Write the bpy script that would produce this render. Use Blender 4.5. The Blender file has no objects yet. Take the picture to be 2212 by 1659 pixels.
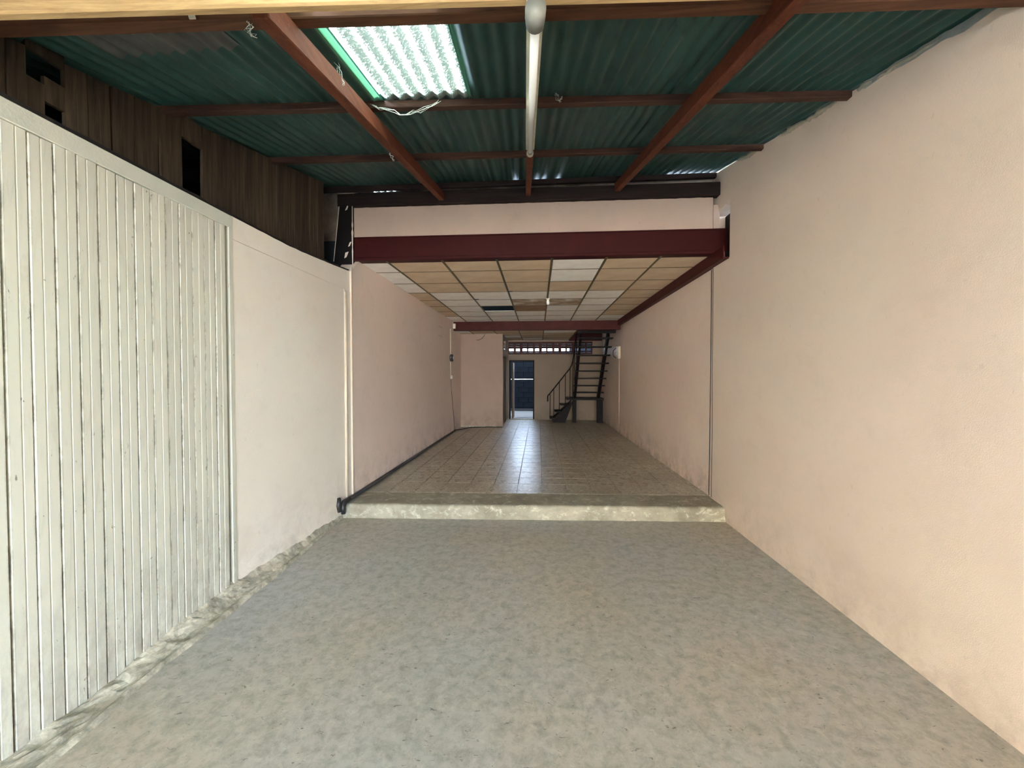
import bpy, bmesh, math, random
from mathutils import Vector, Matrix, noise
random.seed(7)
PI = math.pi
scene = bpy.context.scene
COL = scene.collection

# ------------------------------------------------------------------ camera
cam_d = bpy.data.cameras.new('camera'); cam = bpy.data.objects.new('camera', cam_d); COL.objects.link(cam)
FPX = 845.0
cam_d.sensor_width = 36.0; cam_d.lens = FPX / 2212 * 36.0; cam_d.clip_start = 0.02
YAW = math.atan(57 / FPX); PITCH = -math.atan(17.5 / math.hypot(FPX, 57))
cam.location = (0, 0, 1.5); cam.rotation_euler = (PI / 2 + PITCH, 0, YAW)
scene.camera = cam

# ------------------------------------------------------------------ world, sun, exposure
vs = scene.view_settings
scene.display_settings.display_device = 'sRGB'
vs.view_transform = 'Standard'; vs.look = 'None'; vs.gamma = 1.0; vs.use_curve_mapping = False
vs.exposure = 5.12
w = bpy.data.worlds.new('sky'); scene.world = w; w.use_nodes = True
nt = w.node_tree; nt.nodes.clear()
sky = nt.nodes.new('ShaderNodeTexSky'); sky.sky_type = 'NISHITA'; sky.sun_disc = False
sky.sun_elevation = math.radians(50); sky.sun_rotation = math.radians(55); sky.dust_density = 4.0
mixw = nt.nodes.new('ShaderNodeMix'); mixw.data_type = 'RGBA'; mixw.inputs[0].default_value = 0.6
bg1 = nt.nodes.new('ShaderNodeVectorMath'); bg1.operation = 'SCALE'; bg1.inputs['Scale'].default_value = 0.40
nt.links.new(sky.outputs[0], bg1.inputs[0])
nt.links.new(bg1.outputs[0], mixw.inputs[6]); mixw.inputs[7].default_value = (1.55, 2.0, 2.6, 1)
bg = nt.nodes.new('ShaderNodeBackground'); bg.inputs['Strength'].default_value = 1.0
out = nt.nodes.new('ShaderNodeOutputWorld')
nt.links.new(mixw.outputs[2], bg.inputs['Color']); nt.links.new(bg.outputs[0], out.inputs['Surface'])
sd = bpy.data.lights.new('sun', 'SUN'); sd.energy = 18.0; sd.color = (1.0, 0.96, 0.90); sd.angle = math.radians(0.6)
sun = bpy.data.objects.new('sun', sd); COL.objects.link(sun)
sun.rotation_euler = Vector((.52, .36, .775)).to_track_quat('Z', 'Y').to_euler(); sun.location = (4, 4, 9)
# portal: tells the renderer where the open shop front lets the sky in (gives off no light of its own)
pd = bpy.data.lights.new('front_portal', 'AREA'); pd.shape = 'RECTANGLE'; pd.size = 4.0; pd.size_y = 2.14
pd.cycles.is_portal = True
po = bpy.data.objects.new('front_portal', pd); COL.objects.link(po)
po.location = (-0.07, -5.0, 1.07); po.rotation_euler = (PI / 2, 0, 0)
scene.cycles.use_denoising = True
scene.cycles.max_bounces = 14; scene.cycles.diffuse_bounces = 10; scene.cycles.glossy_bounces = 4
scene.cycles.transmission_bounces = 6; scene.cycles.transparent_max_bounces = 8
scene.cycles.sample_clamp_indirect = 6.0
scene.cycles.caustics_reflective = False; scene.cycles.caustics_refractive = False

# ------------------------------------------------------------------ helpers
def s2l(c):
    c /= 255.0
    return c / 12.92 if c <= 0.04045 else ((c + 0.055) / 1.055) ** 2.4
def rgb(r, g, b): return (s2l(r), s2l(g), s2l(b), 1.0)

class NT:
    def __init__(s, name):
        s.m = bpy.data.materials.new(name); s.m.use_nodes = True; s.t = s.m.node_tree
        s.p = s.t.nodes['Principled BSDF']; s.o = s.t.nodes['Material Output']
        s.co = s.t.nodes.new('ShaderNodeTexCoord')
    def n(s, t, **k):
        x = s.t.nodes.new(t)
        for a, b in k.items(): setattr(x, a, b)
        return x
    def L(s, a, b): s.t.links.new(a, b)
    def coord(s, scale=(1, 1, 1), src='Object', off=(0, 0, 0)):
        mp = s.n('ShaderNodeMapping'); mp.inputs['Scale'].default_value = scale; mp.inputs['Location'].default_value = off
        s.L(s.co.outputs[src], mp.inputs['Vector']); return mp.outputs[0]
    def noise(s, vec, scale, detail=5, rough=0.6, dist=0):
        x = s.n('ShaderNodeTexNoise'); x.inputs['Scale'].default_value = scale; x.inputs['Detail'].default_value = detail
        x.inputs['Roughness'].default_value = rough; x.inputs['Distortion'].default_value = dist
        s.L(vec, x.inputs['Vector']); return x.outputs['Fac']
    def ramp(s, f, stops):
        r = s.n('ShaderNodeValToRGB'); e = r.color_ramp.elements
        while len(e) < len(stops): e.new(0.5)
        for k, (p, c) in enumerate(stops):
            e[k].position = p; e[k].color = c if not isinstance(c, (int, float)) else (c, c, c, 1)
        s.L(f, r.inputs[0]); return r.outputs[0]
    def mix(s, f, a, b, mode='MIX'):
        x = s.n('ShaderNodeMix'); x.data_type = 'RGBA'; x.blend_type = mode
        for i, v in ((0, f), (6, a), (7, b)):
            if hasattr(v, 'links'): s.L(v, x.inputs[i])
            else: x.inputs[i].default_value = v
        return x.outputs[2]
    def math(s, op, a, b=0.5, clamp=False):
        x = s.n('ShaderNodeMath'); x.operation = op; x.use_clamp = clamp
        for i, v in ((0, a), (1, b)):
            if hasattr(v, 'links'): s.L(v, x.inputs[i])
            else: x.inputs[i].default_value = v
        return x.outputs[0]
    def sep(s, vec):
        x = s.n('ShaderNodeSeparateXYZ'); s.L(vec, x.inputs[0]); return x.outputs
    def bump(s, h, strength=0.2, dist=0.01):
        b = s.n('ShaderNodeBump'); b.inputs['Strength'].default_value = strength; b.inputs['Distance'].default_value = dist
        s.L(h, b.inputs['Height']); s.L(b.outputs[0], s.p.inputs['Normal'])
    def col(s, c): s.L(c, s.p.inputs['Base Color'])
    def rough(s, v):
        if hasattr(v, 'links'): s.L(v, s.p.inputs['Roughness'])
        else: s.p.inputs['Roughness'].default_value = v

MAT = {}
def simple(name, c, rough=0.6, var=0.12, scale=6.0, metal=0.0, bump=0.1, stretch=(1, 1, 1), spec=0.5):
    k = NT(name); v = k.coord(stretch)
    f = k.noise(v, scale, 6, 0.65)
    lo = tuple(x * (1 - var * 2) for x in c[:3]) + (1,); hi = tuple(min(1, x * (1 + var)) for x in c[:3]) + (1,)
    k.col(k.ramp(f, [(0.3, lo), (0.65, hi)])); k.rough(rough); k.p.inputs['Metallic'].default_value = metal; k.p.inputs['Specular IOR Level'].default_value = spec
    k.bump(k.noise(v, scale * 6, 4), bump, 0.004)
    MAT[name] = k.m; return k.m

def paint_wall(name, base, tint, stain, stip=260, stains=0.5, floor_z=0.0, mold=0.6, coords='Object'):
    """painted plaster: soft tint patches, stippled skin, mould blooms and scuffs low down"""
    k = NT(name); gp = k.n('ShaderNodeNewGeometry'); v = gp.outputs['Position']; x, y, z = k.sep(v)
    mp = k.n('ShaderNodeMapping'); mp.inputs['Scale'].default_value = (1, 1, 0.45); k.L(v, mp.inputs['Vector'])
    c = k.mix(k.ramp(k.noise(v, 1.1, 4, 0.55), [(0.35, 0.0), (0.7, 1.0)]), base, tint)
    c = k.mix(k.math('MULTIPLY', k.ramp(k.noise(v, 7, 8, 0.7), [(0.52, 0.0), (0.75, 1.0)]), 0.22 * stains), c, stain)
    h = k.math('SUBTRACT', z, floor_z)
    low = k.ramp(k.math('MULTIPLY', h, 1.6), [(0.0, 1.0), (0.22, 0.55), (0.85, 0.0)])
    bl = k.ramp(k.noise(v, 4.5, 10, 0.75, 0.4), [(0.44, 0.0), (0.62, 1.0)])
    c = k.mix(k.math('MULTIPLY', k.math('MULTIPLY', low, bl), mold), c, stain)
    sp = k.ramp(k.noise(mp.outputs[0], 34, 3, 0.5), [(0.70, 0.0), (0.74, 1.0)])
    c = k.mix(k.math('MULTIPLY', sp, 0.35 * stains), c, stain)
    k.col(c); k.rough(0.72)
    k.bump(k.noise(v, stip, 3, 0.6), 0.28, 0.004)
    MAT[name] = k.m; return k.m

def wood(name, base, dark, rough=0.7, grain=(1, 1, 0.06), scale=22, speck=None, rnd=0.5):
    k = NT(name); v = k.coord(grain); f = k.noise(v, scale, 8, 0.7, 0.6)
    oi = k.n('ShaderNodeObjectInfo')
    c = k.ramp(f, [(0.30, dark), (0.68, base)])
    r = k.math('ADD', k.math('MULTIPLY', oi.outputs['Random'], rnd), 1.0 - rnd / 2)
    hs = k.n('ShaderNodeHueSaturation'); k.L(c, hs.inputs['Color']); k.L(r, hs.inputs['Value'])
    c = hs.outputs[0]
    if speck:
        sp = k.ramp(k.noise(k.coord(), 60, 5, 0.7), [(0.58, 0.0), (0.66, 1.0)])
        c = k.mix(k.math('MULTIPLY', sp, 0.5), c, speck)
    k.col(c); k.rough(rough); k.p.inputs['Specular IOR Level'].default_value = 0.15; k.bump(f, 0.35, 0.006)
    MAT[name] = k.m; return k.m

# paints and plasters
paint_wall('pink_wall', rgb(230, 214, 200), rgb(226, 207, 194), rgb(108, 92, 70), stip=230, stains=0.3, mold=0.28)
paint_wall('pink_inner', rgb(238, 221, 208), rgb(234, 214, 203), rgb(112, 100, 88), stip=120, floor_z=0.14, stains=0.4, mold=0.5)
paint_wall('pink_plaster_lit', rgb(244, 238, 226), rgb(241, 231, 217), rgb(120, 108, 84), stip=120, floor_z=0.05, stains=0.3, mold=0.3)  # same pink paint, made paler and creamier to carry its stronger light
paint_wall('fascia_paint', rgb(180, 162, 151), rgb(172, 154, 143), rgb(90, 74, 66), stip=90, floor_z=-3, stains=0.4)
paint_wall('strip_paint', rgb(202, 208, 194), rgb(206, 206, 192), rgb(90, 92, 80), stip=90, floor_z=-3, stains=0.4)
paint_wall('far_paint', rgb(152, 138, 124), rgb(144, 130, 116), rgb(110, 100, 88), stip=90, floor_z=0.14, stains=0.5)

# painted tongue-and-groove boards: worn paint, chips along the joints, knots
k = NT('plank_paint'); v = k.coord(); x, y, z = k.sep(v); oi = k.n('ShaderNodeObjectInfo')
base = k.mix(k.ramp(k.noise(k.coord((1, 1, 0.3)), 1.4, 4), [(0.35, 0.0), (0.7, 1.0)]), rgb(212, 213, 196), rgb(211, 206, 195))
hs = k.n('ShaderNodeHueSaturation'); k.L(base, hs.inputs['Color'])
k.L(k.math('ADD', k.math('MULTIPLY', oi.outputs['Random'], 0.10), 0.95), hs.inputs['Value'])
offs = k.n('ShaderNodeVectorMath'); offs.operation = 'ADD'
cmb = k.n('ShaderNodeCombineXYZ'); k.L(k.math('MULTIPLY', oi.outputs['Random'], 40.0), cmb.inputs[2])
k.L(k.coord((1, 1, 0.12)), offs.inputs[0]); k.L(cmb.outputs[0], offs.inputs[1])
streak = k.ramp(k.noise(offs.outputs[0], 24, 7, 0.72, 0.8), [(0.55, 0.0), (0.68, 1.0)])
offs2 = k.n('ShaderNodeVectorMath'); offs2.operation = 'ADD'
k.L(k.coord((1, 1, 0.5)), offs2.inputs[0]); k.L(cmb.outputs[0], offs2.inputs[1])
chip = k.ramp(k.noise(offs2.outputs[0], 26, 5, 0.65, 0.5), [(0.675, 0.0), (0.70, 1.0)])
c = k.mix(k.math('MULTIPLY', streak, 0.22), hs.outputs[0], rgb(150, 142, 112))
c = k.mix(k.math('MULTIPLY', chip, 0.75), c, rgb(92, 78, 58))
edge = k.ramp(k.math('ABSOLUTE', y), [(0.031, 0.0), (0.041, 1.0)])
en = k.ramp(k.noise(offs2.outputs[0], 15, 7, 0.75, 0.5), [(0.47, 0.0), (0.60, 1.0)])
c = k.mix(k.math('MULTIPLY', k.math('MULTIPLY', edge, en), 0.8), c, rgb(98, 88, 66))
lowm = k.ramp(z, [(0.0, 0.8), (0.35, 0.45), (0.75, 0.0)])
bl = k.ramp(k.noise(offs2.outputs[0], 9, 8, 0.75), [(0.42, 0.0), (0.66, 1.0)])
c = k.mix(k.math('MULTIPLY', k.math('MULTIPLY', lowm, bl), 0.7), c, rgb(116, 104, 92))
k.col(c); k.rough(0.5); k.bump(k.noise(k.coord((1, 1, 0.1)), 60, 5, 0.7), 0.2, 0.003); MAT['plank_paint'] = k.m

# screeded concrete floor: cool and warm patches, dark scuffs, pale wear
k = NT('screed'); v = k.coord()
c = k.mix(k.ramp(k.noise(v, 0.55, 3, 0.5), [(0.38, 0.0), (0.62, 1.0)]), rgb(180, 181, 179), rgb(187, 177, 160))
c = k.mix(k.ramp(k.noise(k.coord(off=(7, 3, 1)), 1.3, 5, 0.6), [(0.5, 0.0), (0.72, 0.55)]), c, rgb(170, 170, 156))
c = k.mix(k.ramp(k.noise(v, 15, 9, 0.78, 0.3), [(0.44, 0.0), (0.68, 0.75)]), c, rgb(128, 126, 114))
c = k.mix(k.ramp(k.noise(k.coord(off=(2, 9, 4)), 19, 8, 0.75), [(0.52, 0.0), (0.72, 0.6)]), c, rgb(212, 208, 194))
scf = k.ramp(k.noise(k.coord((1, 2.4, 1), off=(1, 4, 2)), 24, 3, 0.6, 1.2), [(0.66, 0.0), (0.70, 0.7)])
c = k.mix(scf, c, rgb(78, 76, 66))
k.col(c); k.rough(k.ramp(k.noise(v, 3, 6), [(0.3, 0.42), (0.7, 0.62)])); k.bump(k.noise(v, 26, 9, 0.75), 0.22, 0.006); MAT['screed'] = k.m

k = NT('rubble_concrete'); v = k.coord()
c = k.ramp(k.noise(v, 8, 10, 0.75, 0.4), [(0.3, rgb(112, 108, 96)), (0.48, rgb(172, 167, 150)), (0.66, rgb(232, 226, 206))])
c = k.mix(k.ramp(k.noise(k.coord((1, 0.3, 1)), 14, 6, 0.7), [(0.56, 0.0), (0.7, 0.5)]), c, rgb(128, 104, 82))
k.col(c); k.rough(0.85); k.bump(k.noise(v, 40, 9, 0.8), 0.6, 0.012); MAT['rubble_concrete'] = k.m

k = NT('step_concrete'); v = k.coord()
c = k.ramp(k.noise(v, 3, 8, 0.7), [(0.35, rgb(130, 126, 110)), (0.65, rgb(164, 160, 144))])
c = k.mix(k.ramp(k.noise(k.coord((1, 1, 1.6), off=(3, 1, 2)), 11, 9, 0.75, 0.6), [(0.52, 0.0), (0.66, 0.85)]), c, rgb(204, 202, 184))
c = k.mix(k.ramp(k.noise(k.coord((1, 1, 0.5)), 30, 5, 0.7), [(0.6, 0.0), (0.75, 0.6)]), c, rgb(84, 76, 60))
k.col(c); k.rough(0.8); k.bump(k.noise(v, 45, 8, 0.75), 0.4, 0.008); MAT['step_concrete'] = k.m

# worn patterned floor tiles: a leaf-like print half rubbed away
k = NT('floor_tile_glaze'); v = k.coord(src='Object'); oi = k.n('ShaderNodeObjectInfo')
pat = k.ramp(k.noise(v, 7.5, 3, 0.55, 1.0), [(0.38, 0.0), (0.45, 1.0), (0.51, 0.1), (0.56, 0.9), (0.64, 0.0)])
wpos = k.n('ShaderNodeNewGeometry')
def wn(scale, det, ro, di=0.0, sc3=(1, 1, 1)):
    mp = k.n('ShaderNodeMapping'); mp.inputs['Scale'].default_value = sc3; k.L(wpos.outputs['Position'], mp.inputs['Vector'])
    return k.noise(mp.outputs[0], scale, det, ro, di)
wear = k.ramp(wn(2.2, 8, 0.7), [(0.35, 0.35), (0.65, 1.0)])
c = k.ramp(wn(0.7, 4, 0.5), [(0.35, rgb(140, 129, 113)), (0.65, rgb(154, 147, 131))])
c = k.mix(k.math('MULTIPLY', k.math('MULTIPLY', pat, wear), 0.85), c, rgb(226, 222, 204))
c = k.mix(k.math('MULTIPLY', k.ramp(wn(16, 6, 0.7), [(0.42, 0.0), (0.70, 1.0)]), 0.18), c, rgb(112, 100, 86))
k.col(c); k.rough(0.33); k.bump(pat, 0.12, 0.002); MAT['floor_tile_glaze'] = k.m

# corrugated sheet: faded green paint, dust, rust
k = NT('green_sheet'); v = k.coord((1, 0.25, 1)); oi = k.n('ShaderNodeObjectInfo')
c = k.ramp(k.noise(v, 5, 8, 0.7), [(0.32, rgb(30, 62, 58)), (0.66, rgb(48, 88, 82))])
c = k.mix(k.ramp(k.noise(k.coord((1, 0.5, 1), off=(4, 4, 4)), 3.5, 8, 0.75), [(0.55, 0.0), (0.75, 0.6)]), c, rgb(104, 112, 102))
k.col(c); k.rough(0.5); k.p.inputs['Metallic'].default_value = 0.1; MAT['green_sheet'] = k.m
simple('zinc_sheet', rgb(84, 86, 84), 0.55, 0.2, 7, 0.2)

# translucent fibreglass skylight sheet with dirt lying in it
k = NT('fibreglass'); v = k.coord(); k.t.nodes.remove(k.p)
geo = k.n('ShaderNodeNewGeometry'); gx, gy, gz = k.sep(geo.outputs['Position'])
ph = k.math('DIVIDE', k.math('SUBTRACT', gx, k.math('MULTIPLY', k.math('SUBTRACT', gy, 2.0), -0.042)), 0.0763)
vl = k.math('COSINE', k.math('ADD', k.math('MULTIPLY', ph, 6.2832), 1.2))      # dirt settles along one flank of each wave
dirt = k.ramp(k.math('ADD', k.noise(geo.outputs['Position'], 95, 4, 0.7, 0.5), k.math('MULTIPLY', vl, 0.10)), [(0.36, rgb(80, 86, 82)), (0.52, rgb(10, 13, 12))])
band = k.ramp(k.noise(k.coord((1, 0.2, 1)), 4, 4, 0.6), [(0.4, rgb(255, 255, 255)), (0.7, rgb(206, 222, 210))])
cc = k.mix(1.0, dirt, band, 'MULTIPLY')
tr = k.n('ShaderNodeBsdfTranslucent'); df = k.n('ShaderNodeBsdfDiffuse'); tp = k.n('ShaderNodeBsdfTransparent')
k.L(cc, tr.inputs[0]); df.inputs[0].default_value = rgb(220, 235, 225); tp.inputs[0].default_value = (0.9, 0.95, 0.92, 1)
m1 = k.n('ShaderNodeMixShader'); m1.inputs[0].default_value = 0.30; k.L(tr.outputs[0], m1.inputs[1]); k.L(df.outputs[0], m1.inputs[2])
m2 = k.n('ShaderNodeMixShader'); m2.inputs[0].default_value = 0.0; k.L(m1.outputs[0], m2.inputs[1]); k.L(tp.outputs[0], m2.inputs[2])
k.L(m2.outputs[0], k.o.inputs['Surface']); MAT['fibreglass'] = k.m
k = NT('green_fibreglass'); k.t.nodes.remove(k.p)
tr = k.n('ShaderNodeBsdfTranslucent'); df = k.n('ShaderNodeBsdfDiffuse'); tr.inputs[0].default_value = rgb(18, 40, 28); df.inputs[0].default_value = rgb(110, 170, 140)
m1 = k.n('ShaderNodeMixShader'); m1.inputs[0].default_value = 0.72; k.L(tr.outputs[0], m1.inputs[1]); k.L(df.outputs[0], m1.inputs[2])
k.L(m1.outputs[0], k.o.inputs['Surface']); MAT['green_fibreglass'] = k.m

wood('red_timber', rgb(104, 58, 40), rgb(66, 34, 26), 0.7, (1, 0.05, 1), 26, rgb(126, 78, 54))
wood('purlin_timber', rgb(84, 60, 50), rgb(46, 32, 28), 0.7, (0.05, 1, 1), 26)
wood('pale_timber', rgb(186, 160, 116), rgb(126, 100, 68), 0.7, (0.06, 1, 1), 26, None, 0.05)
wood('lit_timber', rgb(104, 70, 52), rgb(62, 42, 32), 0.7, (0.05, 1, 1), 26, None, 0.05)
wood('grey_boards', rgb(80, 69, 56), rgb(30, 26, 22), 0.8, (1, 1, 0.05), 26)
wood('dark_timber', rgb(48, 38, 36), rgb(26, 20, 20), 0.7, (0.05, 1, 1), 26)
wood('door_timber', rgb(110, 92, 74), rgb(70, 58, 48), 0.6)
simple('maroon_steel', rgb(54, 15, 16), 0.55, 0.12, 4, 0.0, 0.06, spec=0.15)
simple('maroon_dark', rgb(74, 30, 28), 0.5, 0.15, 4, 0.0, 0.06, spec=0.15)
simple('black_steel', rgb(17, 14, 14), 0.6, 0.2, 9, spec=0.2)
simple('stair_steel', rgb(26, 15, 15), 0.6, 0.2, 9, spec=0.2)
simple('black_rubber', rgb(46, 44, 44), 0.5, 0.15, 9)
simple('cream_conduit', rgb(222, 208, 186), 0.45, 0.06, 9)
simple('white_plastic', rgb(224, 220, 208), 0.35, 0.05, 9)
simple('grey_plastic', rgb(70, 70, 68), 0.4, 0.1, 9)
simple('batten_paint', rgb(186, 184, 164), 0.45, 0.08, 14)
simple('cap_grey', rgb(120, 122, 116), 0.45, 0.1, 12)
k = NT('tube_glass'); k.p.inputs['Base Color'].default_value = rgb(246, 250, 250); k.rough(0.18); MAT['tube_glass'] = k.m
simple('tile_white', rgb(243, 242, 238), 0.85, 0.05, 5, 0, 0.2)
k = NT('tile_stained')   # mineral tile soaked by a leak
v = k.coord(); f = k.noise(v, 3, 4, 0.55, 0.4)
k.col(k.ramp(f, [(0.32, rgb(140, 112, 86)), (0.5, rgb(176, 158, 134)), (0.66, rgb(222, 218, 208))])); k.rough(0.9); MAT['tile_stained'] = k.m
simple('tile_brown', rgb(146, 116, 88), 0.9, 0.12, 5, 0, 0.2)
k = NT('tile_beige'); v = k.coord(); oi = k.n('ShaderNodeObjectInfo')
c = k.ramp(k.noise(v, 3.0, 5, 0.6), [(0.35, rgb(200, 177, 148)), (0.62, rgb(212, 193, 166)), (0.8, rgb(226, 214, 194))])
st = k.ramp(k.noise(k.coord((0.5, 5, 1)), 10, 5, 0.7), [(0.6, 0.0), (0.72, 0.4)])
k.col(k.mix(st, c, rgb(128, 104, 78))); k.rough(0.88); MAT['tile_beige'] = k.m
simple('grid_metal', rgb(92, 80, 48), 0.5, 0.15, 8, 0.2)
simple('mortar', rgb(168, 164, 148), 0.9, 0.15, 12, 0, 0.6)
simple('pale_flake', rgb(216, 206, 192), 0.8, 0.08, 9)
simple('neighbour_dark', rgb(40, 47, 52), 0.85, 0.1, 3, spec=0.1)
simple('street_concrete', rgb(98, 96, 92), 0.85, 0.08, 1.0)
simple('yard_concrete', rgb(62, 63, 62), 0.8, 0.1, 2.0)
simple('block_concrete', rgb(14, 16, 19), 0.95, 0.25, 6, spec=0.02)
simple('vent_clay', rgb(80, 48, 42), 0.8, 0.15, 8)
simple('web_silk', rgb(216, 220, 214), 0.8, 0.05, 9)
simple('grime_shade', rgb(30, 26, 23), 0.9, 0.2, 9)  # near-black for ledge dirt and the painted shade in gaps and hollows

class MB:
    """collects boxes, tubes and grids, then links them as ONE mesh object"""
    def __init__(s): s.v = []; s.f = []; s.smooth = False
    def add(s, vs_, fs_):
        o = len(s.v); s.v += [Vector(p) for p in vs_]; s.f += [tuple(i + o for i in f) for f in fs_]; return s
    def box(s, x0, x1, y0, y1, z0, z1):
        return s.hexa([(x0, y0, z0), (x1, y0, z0), (x1, y1, z0), (x0, y1, z0), (x0, y0, z1), (x1, y0, z1), (x1, y1, z1), (x0, y1, z1)])
    def hexa(s, p):
        return s.add(p, [(3, 2, 1, 0), (4, 5, 6, 7), (0, 1, 5, 4), (1, 2, 6, 5), (2, 3, 7, 6), (3, 0, 4, 7)])
    def bar(s, a, b, wd, ht, up=(0, 0, 1)):
        """rectangular bar from a to b, wd across, ht along up"""
        a, b, up = Vector(a), Vector(b), Vector(up); d = (b - a).normalized()
        r = d.cross(up).normalized(); u = r.cross(d).normalized(); r *= wd / 2; u *= ht / 2
        return s.hexa([a - r - u, a + r - u, b + r - u, b - r - u, a - r + u, a + r + u, b + r + u, b - r + u])
    def tube(s, pts, rad, n=8, cap=True):
        pts = [Vector(p) for p in pts]; rings = []; prev = None
        rads = rad if isinstance(rad, (list, tuple)) else [rad] * len(pts)
        for i, p in enumerate(pts):
            d = (pts[min(i + 1, len(pts) - 1)] - pts[max(i - 1, 0)]).normalized()
            ref = prev if prev else (Vector((0, 0, 1)) if abs(d.z) < 0.9 else Vector((1, 0, 0)))
            r = d.cross(ref).normalized(); u = r.cross(d).normalized(); prev = u
            rings.append([p + rads[i] * (math.cos(t) * r + math.sin(t) * u) for t in [2 * PI * k_ / n for k_ in range(n)]])
        vs_ = [q for rg in rings for q in rg]; fs_ = []
        for i in range(len(rings) - 1):
            for j in range(n): fs_.append((i * n + j, i * n + (j + 1) % n, (i + 1) * n + (j + 1) % n, (i + 1) * n + j))
        if cap: fs_ += [tuple(range(n))[::-1], tuple((len(rings) - 1) * n + j for j in range(n))]
        s.smooth = True
        return s.add(vs_, fs_)
    def grid(s, nx, ny, fn):
        vs_ = [fn(i / nx, j / ny) for j in range(ny + 1) for i in range(nx + 1)]
        fs_ = [(j * (nx + 1) + i, j * (nx + 1) + i + 1, (j + 1) * (nx + 1) + i + 1, (j + 1) * (nx + 1) + i) for j in range(ny) for i in range(nx)]
        return s.add(vs_, fs_)
    def extr(s, prof, axis, a, b):
        """closed profile (list of 2-tuples over the other two axes) pushed along axis from a to b"""
        n = len(prof)
        def P(q, t):
            l = list(q); l.insert(axis, t); return tuple(l)
        return s.add([P(q, a) for q in prof] + [P(q, b) for q in prof],
                     [tuple(range(n))[::-1], tuple(range(n, 2 * n))] + [(i, (i + 1) % n, n + (i + 1) % n, n + i) for i in range(n)])
    def mesh(s, name, org=(0, 0, 0), bevel=0.0):
        o = Vector(org); me = bpy.data.meshes.new(name)
        me.from_pydata([tuple(p - o) for p in s.v], [], s.f)
        bm = bmesh.new(); bm.from_mesh(me); bmesh.ops.recalc_face_normals(bm, faces=bm.faces)
        if bevel: bmesh.ops.bevel(bm, geom=list(bm.edges), offset=bevel, segments=1, affect='EDGES', clamp_overlap=True)
        bm.to_mesh(me); bm.free()
        if s.smooth:
            for p in me.polygons: p.use_smooth = True
        return me
    def build(s, name, mat, parent=None, org=None, bevel=0.0):
        """child: stored relative to its thing; top-level: origin at org (default: centre of its base)"""
        if parent is not None: base = WORLD.get(parent.name, Vector((0, 0, 0)))
        else: base = Vector((0, 0, 0))
        if org is None:
            lo = [min(p[i] for p in s.v) for i in range(3)]; hi = [max(p[i] for p in s.v) for i in range(3)]
            org = Vector(((lo[0] + hi[0]) / 2, (lo[1] + hi[1]) / 2, lo[2]))
        org = Vector(org)
        ob = bpy.data.objects.new(name, s.mesh(name, org, bevel)); COL.objects.link(ob)
        ob.data.materials.append(MAT[mat]); ob.location = org - base
        if parent is not None: ob.parent = parent
        WORLD[ob.name] = org
        return ob
WORLD = {}
def tag(o, label=None, cat=None, group=None, kind=None):
    if label: o['label'] = label
    if cat: o['category'] = cat
    if group: o['group'] = group
    if kind: o['kind'] = kind
    return o
def empty(name, loc, label, cat, group=None, kind=None):
    o = bpy.data.objects.new(name, None); COL.objects.link(o); o.location = loc; o.empty_display_size = 0.1
    WORLD[o.name] = Vector(loc); return tag(o, label, cat, group, kind)
def struct(name, mb, mat, label, cat, bevel=0.0, org=(0, 0, 0)):
    return tag(mb.build(name, mat, None, org, bevel), label, cat, kind='structure')
def shared(name, me, loc, parent):
    o = bpy.data.objects.new(name, me); COL.objects.link(o); o.parent = parent
    o.location = Vector(loc) - WORLD[parent.name]; return o
def nz3(x, y, z): return noise.noise(Vector((x, y, z)))

# ------------------------------------------------------------------ the place, in metres (camera stands at the origin, 1.5 m up)
LX, RX = -2.07, 1.92         # faces of the two side walls
FY = -5.0                    # open shop front
CZ, CZ2 = 2.81, 2.605        # front and rear false ceilings
FZ = 0.14                    # raised floor
BY = 12.1                    # rear wall
def roof_z(x, y): return 3.03 + 0.24 * (max(y, .25) - 1.8) + 0.02 * x     # pitched bay, then level over an unseen porch added to even the daylight
SKEW = -0.042                # the roof sheets run slightly askew to the walls

# ---------------- floors
mb = MB(); mb.box(-2.25, 2.1, -5.2, 4.3, -0.12, 0.0)
struct('floor', mb, 'screed', 'smooth grey concrete floor in front of the low step', 'floor')
mb = MB(); mb.box(-14, 14, -18, -5.2, -0.16, -0.04)
struct('street_pavement', mb, 'street_concrete', 'pale concrete street outside the open shop front', 'pavement')

simple('sky_screen_paint', rgb(150, 140, 124), 0.8, 0.04, 1.0)
mb = MB(); mb.box(-14, 1.5, -13.3, -13, -.04, 6.5); mb.box(-5.8, -5.5, -13, -5.4, -.04, 7.5)  # added unseen walls, sized and toned to screen sky and bounce light
struct('wall_sky_screen', mb, 'sky_screen_paint', 'unseen walls added outside to screen sky and bounce light', 'wall')
mb = MB(); mb.box(LX - .2, RX + .2, -5.12, -5.0, 2.14, 2.72)
struct('wall_lintel', mb, 'strip_paint', 'lintel over the open shop front', 'wall')
rf = MB()
def step_y(x): return 3.99 + (x + 2.05) / 3.95 * 0.15
rf.hexa([(LX - .06, step_y(LX) + .03, 0), (RX + .08, step_y(RX) + .03, 0), (RX + .08, BY + .1, 0), (LX - .06, BY + .1, 0),
         (LX - .06, step_y(LX) + .03, FZ - .006), (RX + .08, step_y(RX) + .03, FZ - .006), (RX + .08, BY + .1, FZ - .006), (LX - .06, BY + .1, FZ - .006)])
raised = struct('floor_raised', rf, 'step_concrete', 'raised inner floor of worn patterned tiles behind the concrete step', 'floor')
def tile_y0(x): return 4.43 + (x + 2.05) / 3.95 * 0.13
e = MB()
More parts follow.
